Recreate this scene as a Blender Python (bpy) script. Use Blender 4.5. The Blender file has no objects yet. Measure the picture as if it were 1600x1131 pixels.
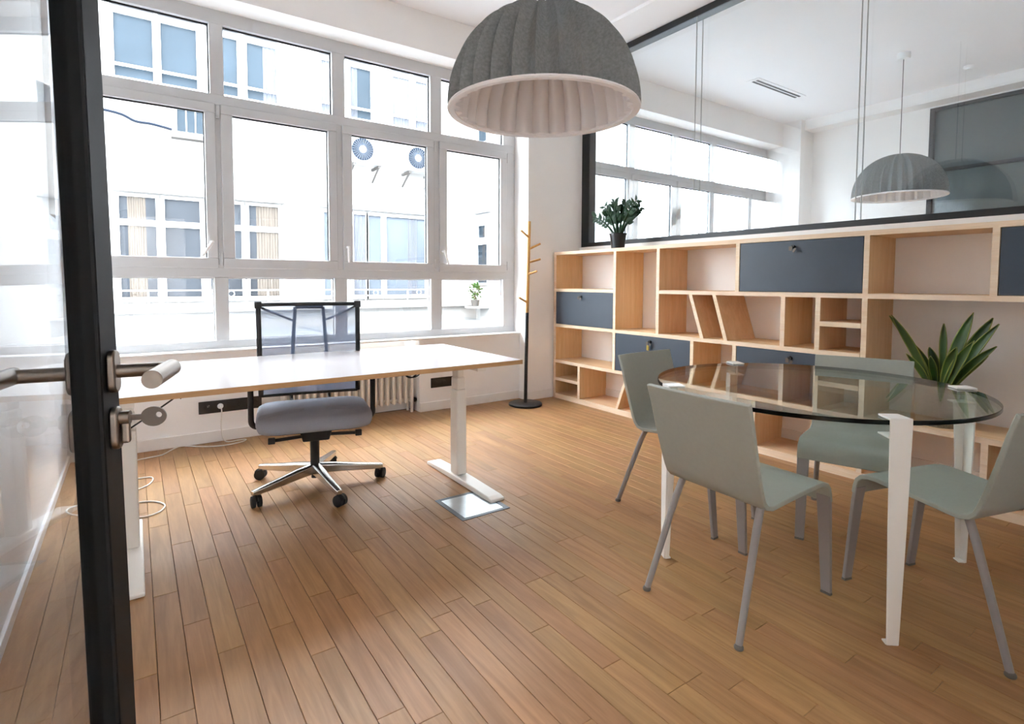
import bpy, math, random
from mathutils import Vector, Matrix
R = math.radians
rnd = random.Random(7)
sc = bpy.context.scene
col = sc.collection

# ------------------------------------------------------------------ camera
CAM_H = 1.2
YAW, PITCH, ROLL, FOC, CX, CY = R(34.7216), R(3.0124), R(0.1872), 852.53, 800.0, 486.86
cd = bpy.data.cameras.new('camera')
cam = bpy.data.objects.new('camera', cd); col.objects.link(cam)
fwd = Vector((math.sin(YAW)*math.cos(PITCH), math.cos(YAW)*math.cos(PITCH), -math.sin(PITCH)))
rgt = Vector((math.cos(YAW), -math.sin(YAW), 0)); upv = rgt.cross(fwd)
r2 = math.cos(ROLL)*rgt + math.sin(ROLL)*upv; u2 = -math.sin(ROLL)*rgt + math.cos(ROLL)*upv
M = Matrix((r2, u2, -fwd)).transposed().to_4x4(); M.translation = (0, 0, CAM_H)
cam.matrix_world = M
cd.sensor_width = 36; cd.lens = FOC/1600*36
cd.shift_y = -(565.5-CY)/1600; cd.clip_start = 0.05; cd.clip_end = 200
sc.camera = cam

# ------------------------------------------------------------------ world, sun, exposure
w = bpy.data.worlds.new('sky'); sc.world = w; w.use_nodes = True
bg = w.node_tree.nodes['Background']
bg.inputs[0].default_value = (0.87, 0.94, 1.0, 1); bg.inputs[1].default_value = 9.0
sd = bpy.data.lights.new('sun', 'SUN'); sd.energy = 2.0; sd.angle = R(8); sd.color = (1.0, 0.95, 0.88)
sun = bpy.data.objects.new('sun', sd); col.objects.link(sun)
sun.rotation_euler = Vector((0.25, 1.0, -1.25)).to_track_quat('-Z', 'Y').to_euler()
vs = sc.view_settings
vs.view_transform = 'Standard'; vs.look = 'None'; vs.gamma = 1; vs.use_curve_mapping = False
vs.exposure = 1.66
sc.cycles.use_denoising = True
sc.cycles.max_bounces = 14; sc.cycles.diffuse_bounces = 8; sc.cycles.glossy_bounces = 6
sc.cycles.transparent_max_bounces = 24; sc.cycles.transmission_bounces = 8
sc.cycles.sample_clamp_indirect = 8

# ------------------------------------------------------------------ materials
def lin(c):
    if isinstance(c, str):
        c = [int(c[i:i+2], 16)/255 for i in (1, 3, 5)]
    return tuple(x/12.92 if x <= .04045 else ((x+.055)/1.055)**2.4 for x in c)+(1,)
MATS = {}
def principled(name, c, rough=.5, metal=0, spec=.5, noise=0, nscale=20, bump=0, bscale=200, stretch=(1, 1, 1), emit=0, coat=0):
    m = bpy.data.materials.new(name); m.use_nodes = True; nt = m.node_tree; N = nt.nodes; L = nt.links
    b = N['Principled BSDF']; c = lin(c)
    b.inputs['Base Color'].default_value = c; b.inputs['Roughness'].default_value = rough
    b.inputs['Metallic'].default_value = metal; b.inputs['Specular IOR Level'].default_value = spec
    b.inputs['Coat Weight'].default_value = coat
    if noise or bump:
        tc = N.new('ShaderNodeTexCoord'); mp = N.new('ShaderNodeMapping'); mp.inputs['Scale'].default_value = stretch
        L.new(tc.outputs['Object'], mp.inputs[0])
    if noise:
        n = N.new('ShaderNodeTexNoise'); n.inputs['Scale'].default_value = nscale; n.inputs['Detail'].default_value = 5
        L.new(mp.outputs[0], n.inputs[0])
        r = N.new('ShaderNodeValToRGB'); r.color_ramp.elements[0].position = .3; r.color_ramp.elements[1].position = .7
        r.color_ramp.elements[0].color = tuple(x*(1-noise) for x in c[:3])+(1,)
        r.color_ramp.elements[1].color = tuple(min(1, x*(1+noise)) for x in c[:3])+(1,)
        L.new(n.outputs['Fac'], r.inputs[0]); L.new(r.outputs[0], b.inputs['Base Color'])
    if bump:
        n2 = N.new('ShaderNodeTexNoise'); n2.inputs['Scale'].default_value = bscale; n2.inputs['Detail'].default_value = 3
        L.new(mp.outputs[0], n2.inputs[0])
        bp = N.new('ShaderNodeBump'); bp.inputs['Strength'].default_value = bump; bp.inputs['Distance'].default_value = .002
        L.new(n2.outputs['Fac'], bp.inputs['Height']); L.new(bp.outputs[0], b.inputs['Normal'])
    MATS[name] = m; return m

def glass(name, tint=(1, 1, 1), refl=1.0, ior=1.5, rough=0.0):
    m = bpy.data.materials.new(name); m.use_nodes = True; nt = m.node_tree; N = nt.nodes; L = nt.links
    N.remove(N['Principled BSDF']); out = N['Material Output']
    t = N.new('ShaderNodeBsdfTransparent'); t.inputs[0].default_value = (*tint, 1)
    g = N.new('ShaderNodeBsdfGlossy'); g.inputs['Roughness'].default_value = rough; g.inputs[0].default_value = (1, 1, 1, 1)
    # Fresnel of a thin sheet, the same from both faces (Schlick)
    ge = N.new('ShaderNodeNewGeometry'); dt = N.new('ShaderNodeVectorMath'); dt.operation = 'DOT_PRODUCT'
    L.new(ge.outputs['Normal'], dt.inputs[0]); L.new(ge.outputs['Incoming'], dt.inputs[1])
    def mth(op, a, b):
        q = N.new('ShaderNodeMath'); q.operation = op
        for i, x in enumerate((a, b)):
            if x is None: continue
            if isinstance(x, (int, float)): q.inputs[i].default_value = x
            else: L.new(x, q.inputs[i])
        return q.outputs[0]
    f0 = ((ior-1)/(ior+1))**2
    sch = mth('ADD', mth('MULTIPLY', mth('POWER', mth('SUBTRACT', 1.0, mth('ABSOLUTE', dt.outputs['Value'], None)), 5.0), 1-f0), f0)
    mu = N.new('ShaderNodeMath'); mu.operation = 'MULTIPLY'; mu.inputs[1].default_value = refl; mu.use_clamp = True
    mx = N.new('ShaderNodeMixShader')
    L.new(sch, mu.inputs[0]); L.new(mu.outputs[0], mx.inputs[0]); L.new(t.outputs[0], mx.inputs[1]); L.new(g.outputs[0], mx.inputs[2])
    L.new(mx.outputs[0], out.inputs[0]); MATS[name] = m; return m

def veil(name, c, alpha, weave=0):
    """thin woven cloth: part of the light passes straight through"""
    m = bpy.data.materials.new(name); m.use_nodes = True; nt = m.node_tree; N = nt.nodes; L = nt.links
    N.remove(N['Principled BSDF']); out = N['Material Output']
    t = N.new('ShaderNodeBsdfTransparent'); d = N.new('ShaderNodeBsdfDiffuse'); tr = N.new('ShaderNodeBsdfTranslucent')
    d.inputs[0].default_value = lin(c); tr.inputs[0].default_value = lin(c)
    a = N.new('ShaderNodeMixShader'); a.inputs[0].default_value = .4
    L.new(d.outputs[0], a.inputs[1]); L.new(tr.outputs[0], a.inputs[2])
    mx = N.new('ShaderNodeMixShader'); mx.inputs[0].default_value = alpha
    L.new(t.outputs[0], mx.inputs[1]); L.new(a.outputs[0], mx.inputs[2]); L.new(mx.outputs[0], out.inputs[0])
    MATS[name] = m; return m

def oak(name, base, dark, per_object=True, along='Y', rough=.38, vary=.5, gscale=1.0, spec=.4):
    m = bpy.data.materials.new(name); m.use_nodes = True; nt = m.node_tree; N = nt.nodes; L = nt.links
    b = N['Principled BSDF']; b.inputs['Roughness'].default_value = rough; b.inputs['Specular IOR Level'].default_value = spec
    tc = N.new('ShaderNodeTexCoord'); oi = N.new('ShaderNodeObjectInfo')
    vm = N.new('ShaderNodeVectorMath'); vm.operation = 'SCALE'; vm.inputs['Scale'].default_value = 37.0
    cb = N.new('ShaderNodeCombineXYZ')
    for i in range(3): L.new(oi.outputs['Random'], cb.inputs[i])
    L.new(cb.outputs[0], vm.inputs[0])
    ad = N.new('ShaderNodeVectorMath'); ad.operation = 'ADD'
    L.new(tc.outputs['Object'], ad.inputs[0]); L.new(vm.outputs[0], ad.inputs[1])
    mp = N.new('ShaderNodeMapping')
    s = dict(Y=(22, 1.6, 22), Z=(22, 22, 1.6), X=(1.6, 22, 22))[along]
    mp.inputs['Scale'].default_value = tuple(x*gscale for x in s); L.new(ad.outputs[0], mp.inputs[0])
    n = N.new('ShaderNodeTexNoise'); n.inputs['Scale'].default_value = 1.0; n.inputs['Detail'].default_value = 6; n.inputs['Distortion'].default_value = 1.6
    L.new(mp.outputs[0], n.inputs[0])
    n2 = N.new('ShaderNodeTexNoise'); n2.inputs['Scale'].default_value = 8.0; n2.inputs['Detail'].default_value = 4
    L.new(mp.outputs[0], n2.inputs[0])
    r = N.new('ShaderNodeValToRGB'); r.color_ramp.elements[0].position = .32; r.color_ramp.elements[1].position = .68
    r.color_ramp.elements[0].color = lin(dark); r.color_ramp.elements[1].color = lin(base)
    L.new(n.outputs['Fac'], r.inputs[0])
    mx = N.new('ShaderNodeMix'); mx.data_type = 'RGBA'; mx.blend_type = 'MULTIPLY'; mx.inputs[0].default_value = .22
    L.new(r.outputs[0], mx.inputs[6]); L.new(n2.outputs['Fac'], mx.inputs[7])
    last = mx.outputs[2]
    if per_object:
        hs = N.new('ShaderNodeHueSaturation'); mr = N.new('ShaderNodeMapRange')
        mr.inputs['To Min'].default_value = 1-vary*.5; mr.inputs['To Max'].default_value = 1+vary*.32
        L.new(oi.outputs['Random'], mr.inputs[0]); L.new(mr.outputs[0], hs.inputs['Value'])
        m2 = N.new('ShaderNodeMath'); m2.operation = 'MULTIPLY'; m2.inputs[1].default_value = 7.31
        m3 = N.new('ShaderNodeMath'); m3.operation = 'FRACT'; mr2 = N.new('ShaderNodeMapRange')
        L.new(oi.outputs['Random'], m2.inputs[0]); L.new(m2.outputs[0], m3.inputs[0]); L.new(m3.outputs[0], mr2.inputs[0])
        mr2.inputs['To Min'].default_value = .494; mr2.inputs['To Max'].default_value = .507; L.new(mr2.outputs[0], hs.inputs['Hue'])
        L.new(last, hs.inputs['Color']); last = hs.outputs[0]
    L.new(last, b.inputs['Base Color'])
    bp = N.new('ShaderNodeBump'); bp.inputs['Strength'].default_value = .12; bp.inputs['Distance'].default_value = .001
    L.new(n.outputs['Fac'], bp.inputs['Height']); L.new(bp.outputs[0], b.inputs['Normal'])
    MATS[name] = m; return m

principled('wall_paint', '#f4f2f0', .75, noise=.015, nscale=3, bump=.05, bscale=400)
principled('ceiling_paint', '#f4f4f6', .8, noise=.01, nscale=2)
principled('white_lacquer', '#f0f0f0', .35)
principled('window_paint', '#cccccd', .4, noise=.02, nscale=6)
principled('skirting_paint', '#eeebe7', .5)
principled('white_metal', '#efece6', .4)
principled('black_metal', '#15171b', .45, noise=.1, nscale=60)
principled('door_metal', '#0a0b0d', .55, noise=.08, nscale=40, spec=.15)
principled('black_plastic', '#141417', .5)
principled('rubber', '#1a1a1c', .7)
principled('steel', '#7d736a', .32, metal=1, bump=.03, bscale=300, stretch=(1, 1, 30))
principled('key_steel', '#6a625a', .4, metal=1)
principled('aluminium', '#c9c7c4', .22, metal=1)
principled('hatch_plate', '#b8c0c4', .3, metal=1, noise=.12, nscale=12)
principled('hatch_frame', '#6b6f73', .5, metal=.6)
principled('slate_panel', '#3a4450', .42, noise=.06, nscale=8)
principled('chair_shell', '#999b91', .55, noise=.02, nscale=60, bump=.05, bscale=500)
principled('chair_legs', '#8f8a88', .45)
principled('glide', '#6a6662', .6)
principled('seat_fabric', '#979ba5', .9, noise=.1, nscale=400, bump=.25, bscale=900)
principled('felt', '#868887', .95, noise=.18, nscale=90, bump=.4, bscale=500)
principled('felt_white', '#e9e4e2', .85)
principled('cord_white', '#e8e4de', .5)
principled('desk_laminate', '#c6bebd', .28, noise=.01, nscale=4)
principled('glass_edge', '#040a09', .2, spec=.2)
principled('outside_wall', '#94928f', .9, noise=.03, nscale=1.5)
principled('outside_frame', '#9c9c9c', .6)
principled('outside_glass_low', '#2c2f33', .4, spec=.08, noise=.25, nscale=.8)
principled('outside_glass', '#232c33', .4, spec=.08, noise=.25, nscale=.8)
principled('outside_glass_pale', '#4a5057', .4, spec=.1, noise=.2, nscale=1.2)
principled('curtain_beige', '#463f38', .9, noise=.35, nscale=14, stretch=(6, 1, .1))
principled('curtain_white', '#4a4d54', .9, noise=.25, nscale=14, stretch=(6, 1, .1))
principled('roof_sheet', '#707274', .7, noise=.05, nscale=2)
principled('grille', '#1a2029', .9, spec=.02)
principled('fan_spoke', '#5d636b', .8, spec=.1)
principled('dark_stone', '#3d3a37', .8)
principled('leaf_dark', '#16331c', .45, spec=.25, noise=.25, nscale=30)
principled('leaf_green', '#2c4a18', .35, noise=.35, nscale=25, stretch=(1, 1, .3))
principled('leaf_edge', '#7f8a3c', .4)
principled('soil', '#2a211b', .95)
principled('pot_black', '#111214', .3)
principled('pot_woven', '#8b7f70', .8, noise=.45, nscale=120, bump=.5, bscale=150)
principled('outlet_black', '#131416', .35)
principled('dark_gap', '#2a1b10', .9)
principled('slot_dark', '#20242a', .8)
principled('grey_glazing', '#56605f', .12, noise=.05, nscale=2)
principled('pale_panel', '#cfccc8', .5)
principled('radiator_paint', '#e8e0d4', .4)
principled('joint_grey', '#9aa09f', .5)
principled('brass', '#b09a50', .3, metal=1)
glass('window_glass', (.98, .99, 1), .9)
glass('partition_glass', (.95, .97, .98), 1.2)
glass('door_glass', (.80, .82, .84), 1.05)
glass('table_glass', (.87, .92, .895), .85)
veil('chair_mesh', '#5f6a80', .70)
oak('oak_plank', '#b3875b', '#9c7249', True, 'Y', .42, .20, spec=.3)
oak('birch_ply', '#efcb9e', '#e5bb8a', True, 'Z', .5, .06, .6)
oak('birch_ply_flat', '#f0cea4', '#e6be90', True, 'Y', .5, .06, .6)
oak('birch_edge', '#f8e2c8', '#efd2b0', True, 'Y', .5, .05, 1.2)
oak('desk_edge_wood', '#d3a878', '#c29765', False, 'X', .5)
oak('rack_wood', '#dfae6a', '#cf9a55', False, 'Z', .45)

# ------------------------------------------------------------------ mesh helper
class MB:
    def __init__(s): s.v = []; s.f = []; s.m = []
    def add(s, v, f, mi=0):
        o = len(s.v); s.v += [tuple(p) for p in v]; s.f += [tuple(i+o for i in q) for q in f]; s.m += [mi]*len(f); return s
    def box(s, x0, x1, y0, y1, z0, z1, mi=0):
        v = [(x, y, z) for z in (z0, z1) for y in (y0, y1) for x in (x0, x1)]
        return s.add(v, [(0, 2, 3, 1), (4, 5, 7, 6), (0, 1, 5, 4), (2, 6, 7, 3), (0, 4, 6, 2), (1, 3, 7, 5)], mi)
    def obox(s, c, ax, ay, az, mi=0):
        c = Vector(c); ax, ay, az = Vector(ax), Vector(ay), Vector(az)
        v = [c+i*ax+j*ay+k*az for k in (-1, 1) for j in (-1, 1) for i in (-1, 1)]
        return s.add(v, [(0, 2, 3, 1), (4, 5, 7, 6), (0, 1, 5, 4), (2, 6, 7, 3), (0, 4, 6, 2), (1, 3, 7, 5)], mi)
    def tube(s, pts, r, n=10, caps=True, mi=0, flat=1.0):
        pts = [Vector(p) for p in pts]; rs = r if isinstance(r, (list, tuple)) else [r]*len(pts)
        t0 = (pts[1]-pts[0]).normalized(); a = Vector((0, 0, 1)) if abs(t0.z) < .9 else Vector((1, 0, 0))
        nx = t0.cross(a).normalized(); V = []
        for i, p in enumerate(pts):
            if i == 0: t = t0
            elif i == len(pts)-1: t = (pts[i]-pts[i-1]).normalized()
            else: t = ((pts[i+1]-pts[i]).normalized()+(pts[i]-pts[i-1]).normalized()).normalized()
            nx = (nx-t*nx.dot(t)).normalized(); ny = t.cross(nx)
            V += [p+rs[i]*(math.cos(2*math.pi*k/n)*nx+flat*math.sin(2*math.pi*k/n)*ny) for k in range(n)]
        F = [(i*n+k, i*n+(k+1) % n, (i+1)*n+(k+1) % n, (i+1)*n+k) for i in range(len(pts)-1) for k in range(n)]
        if caps: F += [tuple(reversed(range(n))), tuple(range((len(pts)-1)*n, len(pts)*n))]
        return s.add(V, F, mi)
    def cyl(s, p0, p1, r0, r1=None, n=16, mi=0): return s.tube([p0, p1], [r0, r1 if r1 is not None else r0], n, True, mi)
    def lathe(s, prof, c=(0, 0, 0), n=32, mi=0, closed=False):
        V = [(c[0]+r*math.cos(2*math.pi*k/n), c[1]+r*math.sin(2*math.pi*k/n), c[2]+z) for r, z in prof for k in range(n)]
        P = len(prof); F = [(i*n+k, i*n+(k+1) % n, ((i+1) % P)*n+(k+1) % n, ((i+1) % P)*n+k) for i in range(P if closed else P-1) for k in range(n)]
        if not closed: F += [tuple(reversed(range(n))), tuple(range((P-1)*n, P*n))]
        return s.add(V, F, mi)
    def prism(s, poly, vec, mi=0):
        n = len(poly); vec = Vector(vec); a = [Vector(p) for p in poly]
        return s.add(a+[p+vec for p in a], [tuple(reversed(range(n))), tuple(range(n, 2*n))]+[(i, (i+1) % n, n+(i+1) % n, n+i) for i in range(n)], mi)
    def mesh(s, name, mats, smooth=35):
        me = bpy.data.meshes.new(name); me.from_pydata(s.v, [], s.f); me.validate()
        for m in (mats if isinstance(mats, (list, tuple)) else [mats]): me.materials.append(MATS[m])
        if len(s.m) == len(me.polygons): me.polygons.foreach_set('material_index', s.m)
        import bmesh
        b = bmesh.new(); b.from_mesh(me); bmesh.ops.recalc_face_normals(b, faces=b.faces); b.to_mesh(me); b.free()
        if smooth:
            me.polygons.foreach_set('use_smooth', [True]*len(me.polygons)); me.set_sharp_from_angle(angle=R(smooth))
        me.update(); return me
    def build(s, name, mats, parent=None, smooth=35, bevel=0, label=None, world=True, seg=2):
        if parent is not None and world:
            o = Vector((0, 0, 0)); p = parent
            while p is not None: o += p.location; p = p.parent
            s.v = [(x-o.x, y-o.y, z-o.z) for x, y, z in s.v]
        elif parent is None and world and s.v:
            pass
        ob = bpy.data.objects.new(name, s.mesh(name, mats, smooth)); col.objects.link(ob)
        if parent is not None: ob.parent = parent
        if bevel:
            md = ob.modifiers.new('bevel', 'BEVEL'); md.width = bevel; md.segments = seg; md.limit_method = 'ANGLE'; md.angle_limit = R(40)
        if label: ob['label'] = label
        return ob

def thing(name, label, cat, loc=(0, 0, 0), rotz=0, group=None):
    o = bpy.data.objects.new(name, None); col.objects.link(o); o.empty_display_size = .1
    o.location = loc; o.rotation_euler = (0, 0, rotz); o['label'] = label; o['category'] = cat
    if group: o['group'] = group
    return o
def tag(o, label, cat, group=None):
    o['label'] = label; o['category'] = cat
    if group: o['group'] = group
    return o
def struct(o, label=None, cat=None):
    o['kind'] = 'structure'
    if label: o['label'] = label
    if cat: o['category'] = cat
    return o
def sempty(name, label, cat, loc=(0, 0, 0), rotz=0):
    return struct(thing(name, label, cat, loc, rotz))
def copy_tree(o, parent=None):
    c = o.copy(); col.objects.link(c); c.parent = parent
    for ch in list(o.children): copy_tree(ch, c)
    return c
def arc(c, r, a0, a1, n, ax=(1, 0, 0), ay=(0, 0, 1)):
    c, ax, ay = Vector(c), Vector(ax), Vector(ay)
    return [c+r*(math.cos(a0+(a1-a0)*i/n)*ax+math.sin(a0+(a1-a0)*i/n)*ay) for i in range(n+1)]
def rounded(x0, x1, y0, y1, r, n=5):
    out = []
    for cx, cy, a in ((x1-r, y1-r, 0), (x0+r, y1-r, 90), (x0+r, y0+r, 180), (x1-r, y0+r, 270)):
        out += [(cx+r*math.cos(R(a+90*i/n)), cy+r*math.sin(R(a+90*i/n))) for i in range(n+1)]
    return out

# ================================================================== ROOM SHELL
XL, XR, YW, YN, YB = -0.39, 3.98, 4.46, 4.60, -0.12        # left wall, back of bookcase, pier face, wall under sill, door wall
ZC, ZL, ZS = 3.56, 3.225, 0.69
XE = 8.30                                                   # far wall of the neighbouring room
# floor: slab under the boards, boards as children
fl = MB().box(-1.8, XE+.3, -2.0, 5.0, -.14, -.016).build('floor', 'dark_gap', smooth=0)
struct(fl, 'oak parquet floor of long narrow boards', 'floor')
PW, PL, GAP = 0.0815, 0.711, 0.0013
def plank_mesh(wd, ln, name='plank'):
    b = .0012; t = .016; mb = MB(); x, y = wd/2, ln/2
    v = [(-x, -y, -t), (x, -y, -t), (x, y, -t), (-x, y, -t), (-x, -y, -b), (x, -y, -b), (x, y, -b), (-x, y, -b),
         (-x+b, -y+b, 0), (x-b, -y+b, 0), (x-b, y-b, 0), (-x+b, y-b, 0)]
    f = [(3, 2, 1, 0)]+[(i, (i+1) % 4, 4+(i+1) % 4, 4+i) for i in range(4)]+[(4+i, 4+(i+1) % 4, 8+(i+1) % 4, 8+i) for i in range(4)]+[(8, 9, 10, 11)]
    return mb.add(v, f)
full = plank_mesh(PW-GAP, PL-GAP).mesh('plank', 'oak_plank', 0)
known = {0: 2.169, 1: 1.939, 2: 2.175, 3: 1.977, 4: 1.759, 5: 2.102}
planks = []
y_lo, y_hi = YB-.02, 4.78
k0 = math.floor((XL-.110)/PW); k1 = math.ceil((XR-.110)/PW)
prev = 0
for k in range(k0, k1):
    x0 = .110+k*PW; x1 = x0+PW; xa, xb = max(x0, XL), min(x1, XR)
    if k in known: off = known[k] % PL
    else: off = (prev-.21+rnd.uniform(-.09, .09)+(.2 if rnd.random() < .3 else 0)) % PL
    prev = off
    y = off-PL*3
    while y < y_hi:
        a, b = max(y, y_lo), min(y+PL, y_hi)
        if b-a > .03 and xb-xa > .01: planks.append((xa, xb, a, b, (xb-xa) > PW-1e-6 and (b-a) > PL-1e-6))
        y += PL
def seen(p):
    cx, cy = (p[0]+p[1])/2, (p[2]+p[3])/2
    z = Vector((cx, cy, -CAM_H)); dep = z.dot(fwd)
    if dep < .35: return 0
    px, py = 800+FOC*z.dot(r2)/dep, CY-FOC*z.dot(u2)/dep
    if not (-160 < px < 1760 and py < 1260): return 0
    if cx > 3.66: return 0
    return (p[1]-p[0])*(p[3]-p[2])/dep**3
order = sorted(planks, key=seen, reverse=True)
for p in order[:300]:
    xa, xb, a, b, isfull = p
    me = full if isfull else plank_mesh(xb-xa-GAP, b-a-GAP).mesh('plank', 'oak_plank', 0)
    o = bpy.data.objects.new('plank', me); col.objects.link(o); o.parent = fl; o.location = ((xa+xb)/2, (a+b)/2, 0)
mb = MB()
for xa, xb, a, b, _ in order[300:]:
    mb.box(xa+GAP/2, xb-GAP/2, a+GAP/2, b-GAP/2, -.016, -.0004)
mb.box(-1.2, XL, YB-.02, 5, -.016, -.001); mb.box(XR, XE+.3, -2, 5, -.016, -.001); mb.box(-1.8, XR, -2, YB-.02, -.016, -.001)
o = mb.build('plank_remainder', 'oak_plank', fl, smooth=0); o['kind'] = 'stuff'

# ceiling with the shallow dropped strip above the glass partition
mb = MB().box(-1.8, XE+.3, -2.0, 5.1, ZC, ZC+.25)
struct(mb.build('ceiling', 'ceiling_paint', smooth=0), 'smooth white ceiling over both rooms', 'ceiling')
struct(MB().box(3.60, 4.66, -2.0, YW, 3.53, ZC).build('trim_1', 'ceiling_paint', smooth=0), 'shallow dropped ceiling strip above the glass partition', 'ceiling strip')

# window wall: parts below the sill, niche back, piers, lintel
mb = MB()
mb.box(XL-.15, .80, YN, 4.90, 0, ZS-.015).box(2.15, 3.285, YN, 4.90, 0, ZS-.015).box(.80, 2.15, 4.80, 4.90, 0, ZS-.015)
mb.box(3.285, 4.15, YW, 4.90, 0, ZL)
mb.box(XL-.8, XE+.3, YW, 4.90, ZL, ZC)
mb.box(XL-.8, XL, YW, 4.90, 0, ZL)
mb.box(4.15, XE, YN, 4.90, 0, ZS); mb.box(7.95, XE+.3, YW, 4.90, 0, ZL)
struct(mb.build('wall_front', 'wall_paint', smooth=0), 'white window wall with lintel and corner pier', 'wall')
mb = MB().box(XL, .80, YN-.013, YN, 0, .085).box(2.15, 3.285, YN-.013, YN, 0, .085).box(3.285, 3.61, YW-.013, YW, 0, .085).box(3.272, 3.285, YW, YN, 0, .085)
struct(mb.build('baseboard_front', 'skirting_paint', smooth=0, bevel=.004), 'white skirting board along the window wall', 'baseboard')
struct(MB().box(XL, 3.285, YN-.02, 4.705, ZS-.015, ZS).build('trim_2', 'white_lacquer', smooth=0, bevel=.004), 'white window sill board above the radiator', 'window sill')
# left wall: white to 1.59 m, grey above
mb = MB().box(XL-.12, XL, YB, YW, 0, 1.59)
struct(mb.build('wall_left', 'wall_paint', smooth=0), 'white lower left wall behind the glass door', 'wall')
struct(MB().box(XL-.12, XL-.03, YB, YW, 1.59, ZC).build('wall_left_upper', 'pale_panel', smooth=0), 'grey upper left wall glazing behind the glass door', 'wall')
struct(MB().box(XL, XL+.014, YB, YN-.013, 0, .05).build('baseboard_left', 'white_lacquer', smooth=0, bevel=.004), 'white skirting board at the foot of the left wall', 'baseboard')
# door wall behind the camera, with its opening
mb = MB().box(XL-.12, -.36, YB-.14, YB, 0, ZC).box(.66, XE+.3, YB-.14, YB, 0, ZC).box(-.36, .66, YB-.14, YB, 2.15, ZC)
struct(mb.build('wall_back', 'wall_paint', smooth=0), 'white wall with the doorway, behind the viewer', 'wall')
struct(MB().box(-1.6, 2.4, -1.75, -1.6, 0, ZC).box(-1.75, -1.6, -1.75, YB-.14, 0, ZC).box(2.4, 2.55, -1.75, YB-.14, 0, ZC).build('wall_corridor', 'wall_paint', smooth=0), 'unseen white corridor wall added to keep sky light out of the doorway', 'wall')  # unseen enclosure, added so open sky does not light the room through the doorway
# partition wall below the glass, far wall of next room
struct(MB().box(XR, 4.10, YB, YW, 0, 1.585).build('wall_right', 'wall_paint', smooth=0), 'white low partition wall behind the bookcase', 'wall')
struct(MB().box(XR-.012, XR, .12, YW, 0.0, .12).build('baseboard_right', 'skirting_paint', smooth=0), 'white skirting behind the bookcase', 'baseboard')
mb = MB().box(XE, XE+.3, 2.75, YW, 0, ZC).box(XE, XE+.3, YB, 2.75, 0, 2.0).box(XE, XE+.3, YB, 2.75, 3.40, ZC).box(8.05, XE, YB, YW, 3.42, ZC).box(7.95, XE, 4.19, YW, 0, ZC)
struct(mb.build('wall_far', 'wall_paint', smooth=0), 'white far wall of the neighbouring room', 'wall')
w3 = sempty('window_3', 'dark grey glazed panel high on the far wall of the next room', 'window', (XE, 1.5, 2.0))
MB().box(XE+.04, XE+.06, YB, 2.72, 2.03, 3.37).build('pane', 'grey_glazing', w3, 0)
MB().box(XE-.01, XE+.07, 2.70, 2.75, 2.0, 3.40).box(XE-.01, XE+.07, YB, 2.70, 3.36, 3.40).box(XE-.01, XE+.07, YB, 2.70, 2.0, 2.04).box(XE, XE+.07, YB, 2.70, 2.60, 2.64).build('frame', 'black_metal', w3, 0)

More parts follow.
